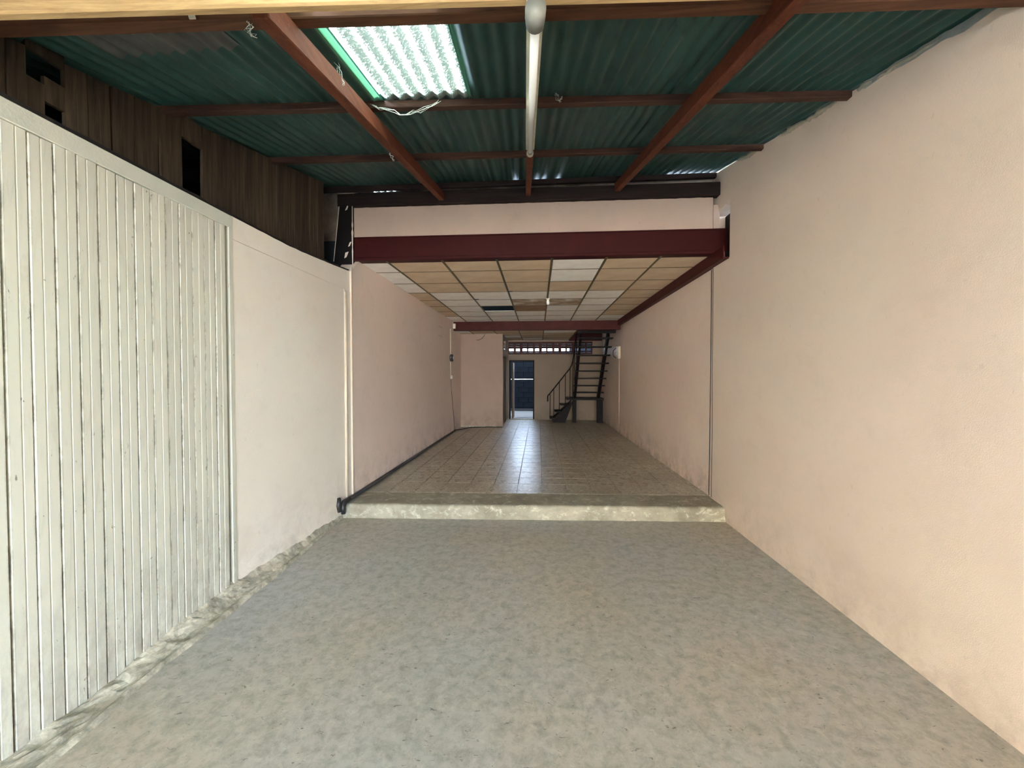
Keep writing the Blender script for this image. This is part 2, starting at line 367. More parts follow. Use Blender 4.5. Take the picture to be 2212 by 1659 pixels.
def step_pt(u, v_):
    x = LX - .03 + u * (RX - LX + .06); y0 = step_y(x); ye = tile_y0(x)
    if v_ < 0.45:
        t = v_ / 0.45; z = t * (FZ - .004)
        return (x, y0 + 0.012 * nz3(x * 7, z * 30, 1) - 0.016 * (1 - t) ** 2 + 0.012 * t ** 6, z)
    t = (v_ - 0.45) / 0.55
    return (x, y0 + 0.014 + t * (ye - y0 - 0.014), FZ + 0.0025 * nz3(x * 5, t * 3, 4) - 0.004 * (1 - t) ** 8)
e.grid(150, 22, step_pt); e.smooth = True
tag(e.build('step_edge', 'step_concrete', raised), 'chipped pale concrete nosing and riser of the step')

# tiles: nearest 299 as parts, the rest as one stuff part
TP = 0.30; xs = [0.348 + TP * i for i in range(-8, 6)]; xs[0] = LX + .01; xs[-1] = RX + .015
def tile_mesh(x0, x1, y0, y1):
    t = MB(); g = 0.002; b = 0.003; zt = FZ + 0.0015; zb = FZ - 0.008
    t.add([(x0 + g, y0 + g, zb), (x1 - g, y0 + g, zb), (x1 - g, y1 - g, zb), (x0 + g, y1 - g, zb),
           (x0 + g + b, y0 + g + b, zt), (x1 - g - b, y0 + g + b, zt), (x1 - g - b, y1 - g - b, zt), (x0 + g + b, y1 - g - b, zt)],
          [(3, 2, 1, 0), (4, 5, 6, 7), (0, 1, 5, 4), (1, 2, 6, 5), (2, 3, 7, 6), (3, 0, 4, 7)])
    return t
tm = tile_mesh(-TP / 2, TP / 2, -TP / 2, TP / 2).mesh('floor_tile'); tm.materials.append(MAT['floor_tile_glaze'])
rest = MB(); Y0 = 4.60
for r in range(25):
    for c_ in range(13):
        x0, x1 = xs[c_], xs[c_ + 1]; y0 = Y0 + (r - 0) * TP; y1 = min(y0 + TP, BY)
        if y0 > BY - .05: continue
        if r == 0:                      # first row is cut along the slanting nosing
            t = MB(); g = .002; zt = FZ + .0015; zb = FZ - .008; ya, yb = tile_y0(x0) + .002, tile_y0(x1) + .002
            t.hexa([(x0 + g, ya, zb), (x1 - g, yb, zb), (x1 - g, y1 - g, zb), (x0 + g, y1 - g, zb), (x0 + g, ya, zt), (x1 - g, yb, zt), (x1 - g, y1 - g, zt), (x0 + g, y1 - g, zt)])
            t.build('floor_tile', 'floor_tile_glaze', raised)
        elif r < 23:
            if abs((x1 - x0) - TP) < 1e-4:
                o = shared('floor_tile', tm, ((x0 + x1) / 2, (y0 + y1) / 2, 0), raised)
                o.rotation_euler.z = random.choice((0, PI / 2, PI, -PI / 2)); o.location.z += random.uniform(-.0006, .0006)
            else: tile_mesh(x0, x1, y0, y1).build('floor_tile', 'floor_tile_glaze', raised)
        else:
            t = tile_mesh(x0, x1, y0, y1); rest.add(t.v, t.f)
tag(rest.build('floor_tiles', 'floor_tile_glaze', raised), kind='stuff')

# ---------------- left wall, front part: boards, plastered bay, capping strip
lw = MB(); lw.box(LX - .16, LX - .03, -.46, 2.52, 0, 2.40)
wl = struct('wall_left', lw, 'grime_shade', 'front left wall of cream tongue and groove boards and a plastered bay', 'wall')
q = MB(); q.hexa([(LX - .16, FY, 0), (LX, FY, 0), (LX, -.46, 0), (LX - .16, -.46, 0), (LX - .16, FY, 2.6), (LX, FY, 2.6), (LX, -.46, 2.6), (LX - .16, -.46, 2.6)])
q.build('plaster_pier', 'pink_plaster_lit', wl)
PITCHW = 0.0835; yk = 1.388 - PITCHW * 22
rng = random.Random(3); n = 0
wide = {1.388: .007, 1.388 + 4 * PITCHW: .0055, 1.388 + 6 * PITCHW: .004, 1.388 + 9 * PITCHW: .004, 1.388 + 12 * PITCHW: .006}
edges = [yk + PITCHW * i for i in range(36)]
gaps = []
for y in edges:
    g = rng.choice((.0016, .0022, .003, .004))
    for q, gg in wide.items():
        if abs(q - y) < .01: g = gg
    gaps.append(g)
def base_z(y):   # top of the rough kerb where the wall boards end
    pts = [(-5.3, .0), (1.35, .0), (1.73, .005), (2.0, .07), (2.5, .10), (3.28, .065), (3.96, .10), (4.2, .12)]
    for (a, za), (b, zb) in zip(pts, pts[1:]):
        if a <= y <= b: return za + (zb - za) * (y - a) / (b - a)
    return pts[-1][1] if y > 4.2 else 0
for i in range(35):
    y0, y1 = edges[i] + gaps[i] / 2, edges[i + 1] - gaps[i + 1] / 2
    if y1 > 2.53: break
    m = (y0 + y1) / 2 + rng.uniform(-.004, .004); f = LX + rng.uniform(-.0025, .0025); c = .0028
    prof = [(LX - .03, y0), (f - .006, y0), (f, y0 + c), (f, m - .0035), (f - .005, m - .0012), (f - .005, m + .0012), (f + .0004, m + .0035), (f, y1 - c), (f - .006, y1), (LX - .03, y1)]
    p = MB(); p.extr(prof, 2, base_z((y0 + y1) / 2) - .01 + rng.uniform(-.008, .012), min(2.492 + rng.uniform(-.003, .002), roof_z(LX, y0) - .02))
    p.build('plank', 'plank_paint', wl)
tag(MB().box(LX - .03, LX + .004, 2.515 - .012, 2.532, .08, 2.50).build('edge_batten', 'plank_paint', wl))
tag(MB().box(LX - .06, LX + .006, .55, 2.53, 2.495, 2.578).build('capping_strip', 'strip_paint', wl, bevel=.003), 'grey-green capping strip above the boards')
pb = MB(); pb.box(LX - .16, LX, 2.532, 4.058, 0, 2.424)
pb.build('plaster_bay', 'pink_plaster_lit', wl)
pb = MB()                                     # band above, its crumbling top edge
def band(u, v_):
    y = 2.532 + u * 1.70; t = 2.585 + .075 * max(0, (y - 3.1) / 1.1) ** 1.3 + .006 * nz3(y * 9, 2, 1)
    return y, t
ys = [2.532 + i * 1.70 / 60 for i in range(61)]
tops = [2.580 + .07 * max(0, (y - 3.1) / 1.1) ** 1.3 + .003 * nz3(y * 11, 2, 1) for y in ys]
for i in range(60):
    pb.hexa([(LX - .15, ys[i], 2.427), (LX, ys[i], 2.427), (LX, ys[i + 1], 2.427), (LX - .15, ys[i + 1], 2.427),
             (LX - .15, ys[i], tops[i] - .01), (LX, ys[i], tops[i]), (LX, ys[i + 1], tops[i + 1]), (LX - .15, ys[i + 1], tops[i + 1] - .01)])
pb.build('plaster_band', 'pink_plaster_lit', wl)
tag(MB().box(LX - .16, LX + .004, 4.064, 4.19, 0, 2.422).build('plaster_reveal', 'pink_plaster_lit', wl))
# ledge grime raised and blackened on the wall head to draw a shadow line
lg = MB()
for i in range(90):
    y0 = .55 + i * .041; zt = 2.585 if y0 < 2.5 else 2.584 + .07 * max(0, (y0 - 3.1) / 1.1) ** 1.3
    lg.hexa([(-2.2, y0, zt - .01), (LX - .012 + .006 * nz3(y0 * 8, 0, 0), y0, zt - .01), (LX - .012 + .006 * nz3((y0 + .041) * 8, 0, 0), y0 + .041, zt - .01), (-2.2, y0 + .041, zt - .01),
             (-2.2, y0, zt + .03 + .015 * nz3(y0 * 6, 3, 1)), (LX - .02, y0, zt + .022 + .012 * nz3(y0 * 9, 1, 1)), (LX - .02, y0 + .041, zt + .022 + .012 * nz3((y0 + .041) * 9, 1, 1)), (-2.2, y0 + .041, zt + .03 + .015 * nz3((y0 + .041) * 6, 3, 1))])
tag(lg.build('ledge_shadow_debris', 'grime_shade', wl), 'dark crumbled debris drawing the shadow line along the wall head')

# rough kerb of broken concrete along its foot
kb = MB()
def ridge_x(y):
    pts = [(-5.2, -1.80), (1.36, -1.865), (1.72, -1.905), (2.55, -1.935), (3.09, -1.965), (3.7, -2.04), (4.02, -2.06)]
    for (a, xa), (b, xb) in zip(pts, pts[1:]):
        if a <= y <= b: return xa + (xb - xa) * (y - a) / (b - a)
    return pts[-1][1]
def kerb(u, v_):
    y = -5.1 + v_ * 9.11; xr = ridge_x(y) + .012 * nz3(y * 3, 7, 0); xa = LX - .02; x = xa + (xr - xa) * u
    h = base_z(y) + .012
    z = h * (1 - u) ** 1.4 + .016 * math.exp(-((u - .86) / .10) ** 2) + (.016 * nz3(x * 14, y * 9, 2) + .010 * nz3(x * 40, y * 30, 5)) * (1 - u ** 4)
    return (x, y, max(z, -.004) if u < 1 else -.01)
kb.grid(14, 310, kerb)
struct('trim_kerb', kb, 'rubble_concrete', 'broken sloping concrete kerb along the foot of the cream boards', 'kerb')

# left wall, inner part
mb = MB(); mb.hexa([(LX - .16, 4.19, 0), (LX + .012, 4.19, 0), (LX + .012, 4.40, 0), (LX - .16, 4.40, 0), (LX - .16, 4.19, 2.65), (LX + .012, 4.19, 2.65), (LX + .012, 4.40, 2.82), (LX - .16, 4.40, 2.82)])
mb.box(LX - .16, LX + .012, 4.40, BY, 0, 3.0)
struct('wall_left_inner', mb, 'pink_inner', 'pink painted left wall behind the step', 'wall')

# upper boarding above the left wall, set back over the neighbour
ub = MB(); ub.box(-2.235, -2.222, .5, 3.96, 2.60, 2.64)
wu = struct('wall_left_upper', ub, 'grime_shade', 'weathered dark vertical boards above the cream wall under the roof', 'wall')
spans = []; y = .51
while y < 1.50: spans.append((y, y + .108)); y += .11
spans += [(1.50, 1.565), (1.708, 1.80), (1.802, 1.905), (1.908, 2.02), (2.023, 2.155), (2.166, 2.306)]
y = 2.456
while y < 3.85: spans.append((y, min(y + .119, 3.965))); y += .121
for (a, b) in spans:
    if b - a < .03: continue
    bt = rng.uniform(2.585, 2.605); f = -2.2 + rng.uniform(-.006, .004); mid = (a + b) / 2
    def top(yy): return roof_z(-2.2, yy) - .012
    def pl(yy, xx, zz): return (xx, yy, zz)
    q = MB(); lean = rng.uniform(-.006, .006)
    prof = [(-2.222, a), (f, a + .002), (f, mid - .003), (f - .0025, mid), (f, mid + .003), (f, b - .002), (-2.222, b)]
    vs_ = [(x_, y_, bt) for x_, y_ in prof] + [(x_, y_ + lean, top(y_ + lean)) for x_, y_ in prof]; n_ = len(prof)
    q.add(vs_, [tuple(range(n_))[::-1], tuple(range(n_, 2 * n_))] + [(i, (i + 1) % n_, n_ + (i + 1) % n_, n_ + i) for i in range(n_)])
    q.build('board', 'grey_boards', wu)
# short patch pieces around the two openings
for (a, b, z0, z1) in ((2.308, 2.454, 2.985, 3.13), (1.567, 1.706, 2.92, 2.99), (1.567, 1.63, 2.585, 2.80), (1.63, 1.706, 2.73, 2.84)):
    MB().box(-2.222, -2.204, a, b, z0, z1).build('board', 'grey_boards', wu)
# neighbour's dark loft behind the boards
mb = MB()
mb.box(-3.5, -3.4, -5.2, 4.7, 0, 3.9); mb.box(-3.4, LX - .16, -5.2, -5.0, 0, 2.62); mb.box(-3.4, -2.235, 4.57, 4.7, 0, 3.62); mb.box(-2.235, -2.06, 4.57, 4.7, 3.0, 3.62); mb.box(-3.4, LX - .17, -5.0, 4.6, 2.0, 2.1)
struct('wall_neighbour', mb, 'neighbour_dark', 'dark neighbouring loft seen through gaps in the upper boards', 'wall')

# ---------------- right wall
def rw_top(y): return roof_z(RX, y) - .004 + (.010 * nz3(y * 6, 0, 9) + .006 * nz3(y * 20, 3, 9))
mb = MB()
P0, P1 = 4.106, 4.49           # pocket where the beams enter the wall
ysr = [FY + (P0 - FY) * i / 150 for i in range(151)]
for a, b in zip(ysr, ysr[1:]):
    mb.hexa([(RX, a, -.02), (RX + .18, a, -.02), (RX + .18, b, -.02), (RX, b, -.02), (RX, a, rw_top(a)), (RX + .18, a, rw_top(a)), (RX + .18, b, rw_top(b)), (RX, b, rw_top(b))])
wr = struct('wall_right', mb, 'pink_wall', 'long bare pink stippled wall on the right of the front bay', 'wall')
mb = MB(); mb.box(RX, RX + .18, P0, P1, -.02, 2.70)
ysr = [P0 + (P1 - P0) * i / 14 for i in range(15)]
for a, b in zip(ysr, ysr[1:]):
    za = 3.262 - .02 * (a - P0) + .01 * nz3(a * 30, 1, 1); zb = 3.262 - .02 * (b - P0) + .01 * nz3(b * 30, 1, 1)
    mb.hexa([(RX, a, za), (RX + .18, a, za), (RX + .18, b, zb), (RX, b, zb), (RX, a, rw_top(a)), (RX + .18, a, rw_top(a)), (RX + .18, b, rw_top(b)), (RX, b, rw_top(b))])
mb.build('wall_end', 'pink_wall', wr)
mb = MB(); mb.box(RX + .13, RX + .175, P0, P1, 2.70, 3.246)
tag(mb.build('pocket_back', 'grime_shade', wr), 'dark hollow where the steel beams enter the wall')
mb = MB(); mb.box(RX + .012, RX + .18, P1, BY, 0, 3.0); mb.box(RX + .012, RX + .18, 9.9, BY + .1, 3.0, 3.9); mb.box(RX + .012, RX + .18, P1, 5.0, 3.0, 3.72)
struct('wall_right_inner', mb, 'pink_inner', 'pink painted right wall behind the step', 'wall')
# mortar lumps squeezed out along the top of the right wall
mt = empty('mortar_bead', (RX, 3.0, 3.3), 'ragged pale mortar bead along the top of the right wall', 'mortar', kind='structure')
rr = random.Random(11)
for (a, b, wdt) in ((2.42, 2.52, .020), (2.70, 2.98, .026), (2.98, 3.26, .034), (3.60, 3.95, .030), (2.05, 2.42, .014)):
    g = MB(); N = max(6, int((b - a) / .016)); ring = 7
    pts = []; rad = []
    for i in range(N + 1):
        y = a + (b - a) * i / N
        pts.append((RX - .004, y, rw_top(y) - .014 + .008 * nz3(y * 30, 4, 4))); rad.append(max(.003, wdt * (.55 + .9 * abs(nz3(y * 28, 1, 7))) * (math.sin(PI * (i + .4) / (N + .8)) ** .4)))
    g.tube(pts, rad, ring); g.build('mortar_lump', 'mortar', mt)
mb = MB(); mb.box(RX - .012, RX + .0, 1.75, 2.46, 0, .02)
fl = MB()
for i in range(30):
    a = 1.70 + i * .026; b = a + .026
    ta, tb = rw_top(a) + .006, rw_top(b) + .006; ha = .035 + .018 * nz3(a * 7, 5, 5); hb = .035 + .018 * nz3(b * 7, 5, 5)
    fl.hexa([(RX - .006, a, ta - ha), (RX + .01, a, ta - ha), (RX + .01, b, tb - hb), (RX - .006, b, tb - hb), (RX - .006, a, ta), (RX + .01, a, ta), (RX + .01, b, tb), (RX - .006, b, tb)])
simple('blue_grey_flash', rgb(150, 158, 158), 0.5, 0.15, 9)
tag(fl.build('flashing', 'blue_grey_flash', mt), 'blue-grey strip of flashing at the roof edge')

# ---------------- beams and fascia at the mouth of the inner room
fb = empty('steel_beam', (0, 4.4, 2.81), 'maroon steel beam across the mouth of the inner room', 'beam')
MB().box(LX - .03, RX + .10, 4.362, 4.375, 2.84, 3.075).build('web', 'maroon_steel', fb)
MB().box(LX - .03, RX + .02, 4.345, 4.47, 2.81, 2.842).build('lower_flange', 'maroon_steel', fb, bevel=.004)
MB().box(LX - .03, RX + .10, 4.352, 4.47, 3.062, 3.078).build('upper_flange', 'maroon_steel', fb, bevel=.004)
mb = MB()
nn = 80
for i in range(nn):
    a = LX - .03 + (RX - .055 - LX + .03) * i / nn; b = LX - .03 + (RX - .055 - LX + .03) * (i + 1) / nn
    za = 3.074 + .004 * nz3(a * 9, 1, 1); zb = 3.074 + .004 * nz3(b * 9, 1, 1); ta = 3.412 + .005 * nz3(a * 12, 3, 1); tb = 3.412 + .005 * nz3(b * 12, 3, 1)
    mb.hexa([(a, 4.366, za), (b, 4.366, zb), (b, 4.46, zb), (a, 4.46, za), (a, 4.366, ta), (b, 4.366, tb), (b, 4.46, tb), (a, 4.46, ta)])
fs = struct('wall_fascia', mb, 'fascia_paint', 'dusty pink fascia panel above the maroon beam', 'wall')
mb = MB()                                      # narrow end piece with a curved broken edge
for i in range(12):
    z0 = 3.08 + .25 * i / 12; z1 = 3.08 + .25 * (i + 1) / 12
    r0 = RX - .055 + .045 + .022 * math.sin(i / 12 * PI); r1 = RX - .055 + .045 + .022 * math.sin((i + 1) / 12 * PI)
    mb.hexa([(RX - .053, 4.36, z0), (r0, 4.36, z0), (r0, 4.44, z0), (RX - .053, 4.44, z0), (RX - .053, 4.36, z1), (r1, 4.36, z1), (r1, 4.44, z1), (RX - .053, 4.44, z1)])
mb.build('end_piece', 'fascia_paint', fs)
mb = MB(); mb.bar((LX - .2, 4.36, 3.485), (RX + .0, 4.36, 3.485), .09, .14)
tag(mb.build('wall_plate', 'dark_timber', bevel=.006), 'dark timber plate lying on top of the pink fascia panel', 'beam')
# wall head under the end of the sheets, its top filled unevenly between the corrugations: daylight dots
PW = 0.0763
wh = MB(); simple('head_paint', rgb(150, 140, 130), 0.8, 0.2, 6)
x = -3.5; AMP = .0115
def sheet_phase(xx, yy): return 2 * PI * ((xx - SKEW * (yy - 2.0)) / PW)
while x < RX + .1:
    x1 = x + PW / 6; xm = (x + x1) / 2; yy = 4.50
    zs = roof_z(xm, yy) + AMP + .006 + AMP * math.cos(sheet_phase(xm, yy))
    zt = roof_z(xm, yy) + .004
    px = 1163 + 845 * xm / 4.5
    i_w = math.floor((sheet_phase(xm, yy) + PI) / (2 * PI)); rnd = random.Random(i_w * 13 + 5).random()
    openw = (-1.93 < xm < -1.62) or (1.40 < xm) or (rnd < .22 and -.9 < xm < .4)
    frac = 0.35 if openw else 1.25
    if xm > 1.40: frac = -.1
    z = zt + (zs - zt) * frac
    if frac > 1: z = zs + .003
    wh.box(x, x1, 4.50, 4.53, 3.10, max(z, 3.5)); x = x1
struct('wall_head', wh, 'head_paint', 'greyish wall head under the far end of the roof sheets', 'wall')

post = empty('wall_post', (-2.2, 4.30, 2.7), 'dark torn post wrapping at the left end of the maroon beam', 'post')
mb = MB(); mb.hexa([(-2.33, 4.33, 2.70), (-2.10, 4.33, 2.70), (-2.10, 4.45, 2.70), (-2.36, 4.45, 2.70), (-2.235, 4.33, 3.55), (-2.11, 4.33, 3.55), (-2.11, 4.45, 3.55), (-2.24, 4.45, 3.55)])
mb.build('post_body', 'black_steel', post)
mb = MB(); pts = [(-2.10 + .006 * nz3(i, 2, 2), 4.325, 2.74 + i * .042) for i in range(18)]
mb.tube(pts, [.004 + .012 * abs(nz3(i * .6, 5, 1)) for i in range(18)], 5); tag(mb.build('torn_edge', 'pale_flake', post), 'pale torn plaster edge')
mb = MB(); pts = [(-2.32 + i * .005 + .004 * nz3(i, 1, 8), 4.322, 2.80 + i * .045) for i in range(17)]
mb.tube(pts, .0035, 5); tag(mb.build('loose_wire', 'pale_flake', post), 'pale loose wire')
for (a, b_, c_, s_) in ((-2.16, 3.40, .3, .02), (-2.17, 2.87, -.4, .024), (-2.13, 2.99, .1, .018)):
    q = MB(); q.hexa([(a - s_, 4.318, b_ - s_ * 1.6), (a, 4.320, b_ - s_), (a, 4.326, b_ - s_), (a - s_, 4.326, b_ - s_ * 1.5), (a + c_ * s_, 4.316, b_ + s_), (a + s_, 4.320, b_ + s_ * 1.5), (a + s_, 4.326, b_ + s_ * 1.5), (a + c_ * s_, 4.326, b_ + s_)])
    q.build('paint_flake', 'pale_flake', post)
mb = MB(); mb.hexa([(-2.27, 4.30, 3.55), (-2.06, 4.30, 3.55), (-2.06, 4.44, 3.55), (-2.27, 4.44, 3.55), (-2.245, 4.30, 3.61), (-2.075, 4.30, 3.61), (-2.075, 4.44, 3.61), (-2.245, 4.44, 3.61)])
tag(mb.build('concrete_cap', 'head_paint', post, bevel=.01), 'grey concrete cap')

sb = empty('side_beam', (1.88, 6.7, 2.69), 'maroon steel beam along the right edge of the tiled ceiling', 'beam')
MB().box(1.862, 1.874, P0 + .01, 9.4, 2.70, 2.815).build('web', 'maroon_dark', sb)
MB().box(1.862, RX + .011, P0 + .01, 9.4, 2.69, 2.702).build('lower_flange', 'maroon_dark', sb)
cb = empty('cross_beam', (-.1, 9.45, 2.6), 'maroon steel beam crossing where the tiled ceiling drops at the rear', 'beam')
MB().box(LX + .012, RX + .012, 9.40, 9.412, 2.61, 2.812).build('web', 'maroon_dark', cb)
MB().box(LX + .012, RX + .012, 9.39, 9.53, 2.60, 2.615).build('lower_flange', 'maroon_dark', cb)
mb = MB(); mb.box(LX + .013, LX + .075, 9.33, 9.385, 2.64, 2.76)
tag(mb.build('junction_box', 'white_plastic', bevel=.004), 'small white junction box under the left end of the rear cross beam', 'junction box')

# ---------------- suspended ceilings
slab = MB(); slab.box(LX - .16, RX + .19, 4.54, 9.95, 3.05, 3.15); slab.box(LX - .16, 0.93, 9.95, BY + .1, 3.05, 3.15)
ce = struct('ceiling', slab, 'neighbour_dark', 'suspended ceiling of white and beige square tiles', 'ceiling')
cols = [LX + .012, -1.735, -1.095, -.47, .150, .752, 1.340, 1.862]
rows = [4.40, 4.877, 5.49, 6.10, 6.715, 7.325, 7.935, 8.55, 9.16, 9.40]
TYPE = ["wbbbwbb", "wbbbwbb", "wbbbbbb", "bwwwwwb", "bwwsswb", "bw.rwwb", "bwwwwwb", "wwwwwww", "wwwwwww"]
MN = {'w': 'tile_white', 'b': 'tile_beige', 's': 'tile_stained', 'r': 'tile_brown'}
for r in range(9):
    for c_ in range(7):
        t = TYPE[r][c_]
        if t == '.': continue
        q = MB(); q.box(cols[c_] + .003, cols[c_ + 1] - .003, rows[r] + .003, rows[r + 1] - .003, CZ + .003, CZ + .015)
        o = q.build('ceiling_tile', MN[t], ce); o.location.z += rng.uniform(-.001, .0015)
        if (r, c_) in ((4, 3), (4, 4), (5, 3)): o['label'] = 'water stained ceiling tile'
for c_ in range(1, 7):
    MB().box(cols[c_] - .013, cols[c_] + .013, 4.40, 9.40, CZ - .002, CZ + .004).build('grid_rail', 'grid_metal', ce)
for r in range(1, 9):
    MB().box(LX + .012, 1.862, rows[r] - .006, rows[r] + .006, CZ - .001, CZ + .003).build('grid_rail', 'grid_metal', ce)
# broken chips seen at two tile corners
rows2 = [9.53, 10.10, 10.71, 11.32, 11.90, BY]; cols2 = [LX + .012, -1.7, -1.09, -.48, .13, .93, RX]
slab = MB(); slab.box(LX - .16, .93, 9.53, BY, 2.66, 2.70)
ce2 = struct('ceiling_rear', slab, 'neighbour_dark', 'lower dim tiled ceiling at the rear beside the stairwell', 'ceiling')
for r in range(5):
    for c_ in range(6):
        if c_ == 5 and rows2[r + 1] > 9.99: continue
        if c_ == 5: y1_ = rows2[r + 1]
        q = MB(); q.box(cols2[c_] + .005, cols2[c_ + 1] - .005, rows2[r] + .005, rows2[r + 1] - .005, CZ2, CZ2 + .012)
        q.build('ceiling_tile', 'tile_white' if (r * 3 + c_ * 5) % 4 == 0 else 'tile_beige', ce2)
for c_ in range(1, 6): MB().box(cols2[c_] - .012, cols2[c_] + .012, 9.53, BY, CZ2 - .003, CZ2 + .002).build('grid_rail', 'grid_metal', ce2)
for r in range(1, 5): MB().box(LX + .012, .93, rows2[r] - .008, rows2[r] + .008, CZ2 - .002, CZ2 + .002).build('grid_rail', 'grid_metal', ce2)
# stairwell shaft
mb = MB(); mb.box(.93, .96, 9.97, BY, CZ2 - .01, 3.9); mb.box(.93, RX + .05, 9.94, 9.97, CZ2 - .01, 3.9); mb.box(.93, RX + .05, BY - .03, BY + .1, 2.57, 3.9); mb.box(.9, RX + .2, 9.9, BY + .1, 3.9, 3.95)
struct('wall_stairwell', mb, 'maroon_dark', 'dark reddish boarding lining the stairwell opening', 'wall')

# ---------------- rear wall, partition, doors, vent
DX0, DX1, DZ = -.905, -.125, 1.985
VX0, VX1, VZ0, VZ1 = -.93, 1.648, 2.165, 2.552
mb = MB()
mb.box(LX, DX0, BY, BY + .15, 0, 2.165); mb.box(DX1, RX + .05, BY, BY + .15, 0, 2.165); mb.box(DX0, DX1, BY, BY + .15, DZ, 2.165)
mb.box(LX, VX0, BY, BY + .15, 2.165, 3.0); mb.box(VX1, RX + .05, BY, BY + .15, 2.165, 3.0); mb.box(VX0, VX1, BY, BY + .15, VZ1, 3.0)
mb.box(DX0, DX1, BY, BY + .15, 0, FZ)
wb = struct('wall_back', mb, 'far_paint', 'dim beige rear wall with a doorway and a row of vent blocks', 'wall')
mb = MB(); mb.box(LX + .012, -.94, 10.30, 10.40, FZ, 2.70)
mb.box(-1.04, -.94, 10.40, 10.55, FZ, 2.70); mb.box(-1.04, -.94, 11.25, BY, FZ, 2.70); mb.box(-1.04, -.94, 10.55, 11.25, 2.03, 2.18); mb.box(-1.04, -.94, 10.55, 11.25, 2.50, 2.70)
paint_wall('partition_pink_dimmed', rgb(176, 155, 141), rgb(170, 149, 135), rgb(92, 80, 70), stip=120, floor_z=0.14, stains=0.4, mold=0.6)  # inner wall pink, darkened to offset the strong frontal light here
wp = struct('wall_partition', mb, 'partition_pink_dimmed', 'pink partition block standing in the rear left corner', 'wall')
for i in range(3): MB().box(-1.02, -.96, 10.55, 11.25, 2.245 + i * .08, 2.262 + i * .08).build('transom_slat', 'white_plastic', wp)
sk = MB(); sk.box(LX + .012, -.925, 10.288, 10.30, FZ, FZ + .035); sk.box(-.94, -.925, 10.30, BY, FZ, FZ + .05)
struct('baseboard_partition', sk, 'rubble_concrete', 'dark worn skirting at the foot of the pink partition', 'baseboard')
d1 = empty('door_1', (-1.0, 10.9, FZ), 'dark doorway frame in the side of the pink partition', 'door', kind='structure')
for a in (10.55, 11.22): MB().box(-1.05, -.93, a, a + .03, FZ, 2.03).build('jamb', 'door_timber', d1)
MB().box(-1.05, -.93, 10.55, 11.25, 2.0, 2.03).build('head', 'door_timber', d1)
d2 = empty('door_2', (-.52, BY, FZ), 'dark framed back doorway standing open to the yard', 'door', kind='structure')
MB().box(DX0, DX0 + .04, BY - .01, BY + .16, FZ, DZ).build('jamb', 'black_steel', d2)
MB().box(DX1 - .04, DX1, BY - .01, BY + .16, FZ, DZ).build('jamb', 'black_steel', d2)
MB().box(DX0, DX1, BY - .01, BY + .16, DZ - .04, DZ).build('head', 'black_steel', d2)
lf = MB().box(DX0 + .07, DX0 + .11, BY + .16, BY + .90, FZ + .01, DZ - .05).build('door_leaf', 'door_timber', d2)
q = MB(); q.tube([(DX0 + .11, BY + .80, 1.14), (DX0 + .15, BY + .80, 1.14), (DX0 + .15, BY + .68, 1.14)], .008, 6); q.build('handle', 'black_steel', lf)
MB().box(DX0, DX1, BY - .02, BY + .17, FZ, FZ + .025).build('threshold', 'step_concrete', d2)
# vent blocks: each block a clay piece with open slots
vb = empty('vent_grille', (.36, BY, VZ0), 'long dark clay vent grille with daylight in its slots', 'vent')
NV = 13; vp = (VX1 - VX0) / NV
courses = [2.165, 2.215, 2.325, 2.435, VZ1]
zrows = [(2.165, 2.205), (2.232, 2.27), (2.345, 2.405), (2.425, 2.470), (2.495, VZ1)]  # solid rails, slots lie between
for (a, b) in zrows: MB().box(VX0, VX1, BY + .02, BY + .11, a, b).build('rail', 'vent_clay', vb)
for j, (a, b) in enumerate(((2.205, 2.232), (2.27, 2.345), (2.405, 2.425), (2.470, 2.495))):
    for i in range(NV + 1):
        xc = VX0 + i * vp; wd_ = .026 + .010 * ((i * 7 + j * 3) % 3)
        MB().box(max(VX0, xc - wd_), min(VX1, xc + wd_), BY + .025, BY + .105, a, b).build('divider', 'vent_clay', vb)

# yard behind
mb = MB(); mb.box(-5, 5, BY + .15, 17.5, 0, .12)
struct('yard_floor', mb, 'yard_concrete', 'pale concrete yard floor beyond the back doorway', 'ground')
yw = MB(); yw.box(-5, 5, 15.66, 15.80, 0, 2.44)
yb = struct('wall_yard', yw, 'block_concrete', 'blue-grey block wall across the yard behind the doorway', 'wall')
bmsh = MB().box(-.194, .194, -.012, .012, -.094, .094).mesh('block', bevel=.006); bmsh.materials.append(MAT['block_concrete'])
for r in range(11):
    for i in range(8):
        shared('block', bmsh, (-2.0 + i * .4 + (.2 if r % 2 else 0), 15.65, .34 + r * .2), yb)
mb = MB(); mb.hexa([(-5, BY + .15, 2.66), (5, BY + .15, 2.66), (5, 15.2, 2.58), (-5, 15.2, 2.58), (-5, BY + .15, 2.70), (5, BY + .15, 2.70), (5, 15.2, 2.62), (-5, 15.2, 2.62)])
struct('yard_canopy', mb, 'neighbour_dark', 'dark lean-to canopy over the yard seen through the vent grille', 'roof')
mb = MB(); mb.box(-3.2, -3.0, BY + .15, 17.5, 0, 4.2); mb.box(3.0, 3.2, BY + .15, 17.5, 0, 7.5); mb.box(1.25, 3.0, 15.9, 16.1, 0, 4.5)  # added walls: two keep sun off the yard, one darkens the vent slots
struct('wall_sun_screen', mb, 'block_concrete', 'tall walls added to keep sun and sky off the yard', 'wall')
mb = MB(); mb.tube([(-2.2, 14.2, 1.375), (1.2, 14.2, 1.385)], .014, 8); mb.tube([(-2.2, 14.2, .12), (-2.2, 14.2, 1.40)], .02, 8); mb.tube([(1.2, 14.2, .12), (1.2, 14.2, 1.40)], .02, 8)
tag(mb.build('yard_rail', 'white_plastic'), 'thin white rail crossing the open back doorway', 'rail')
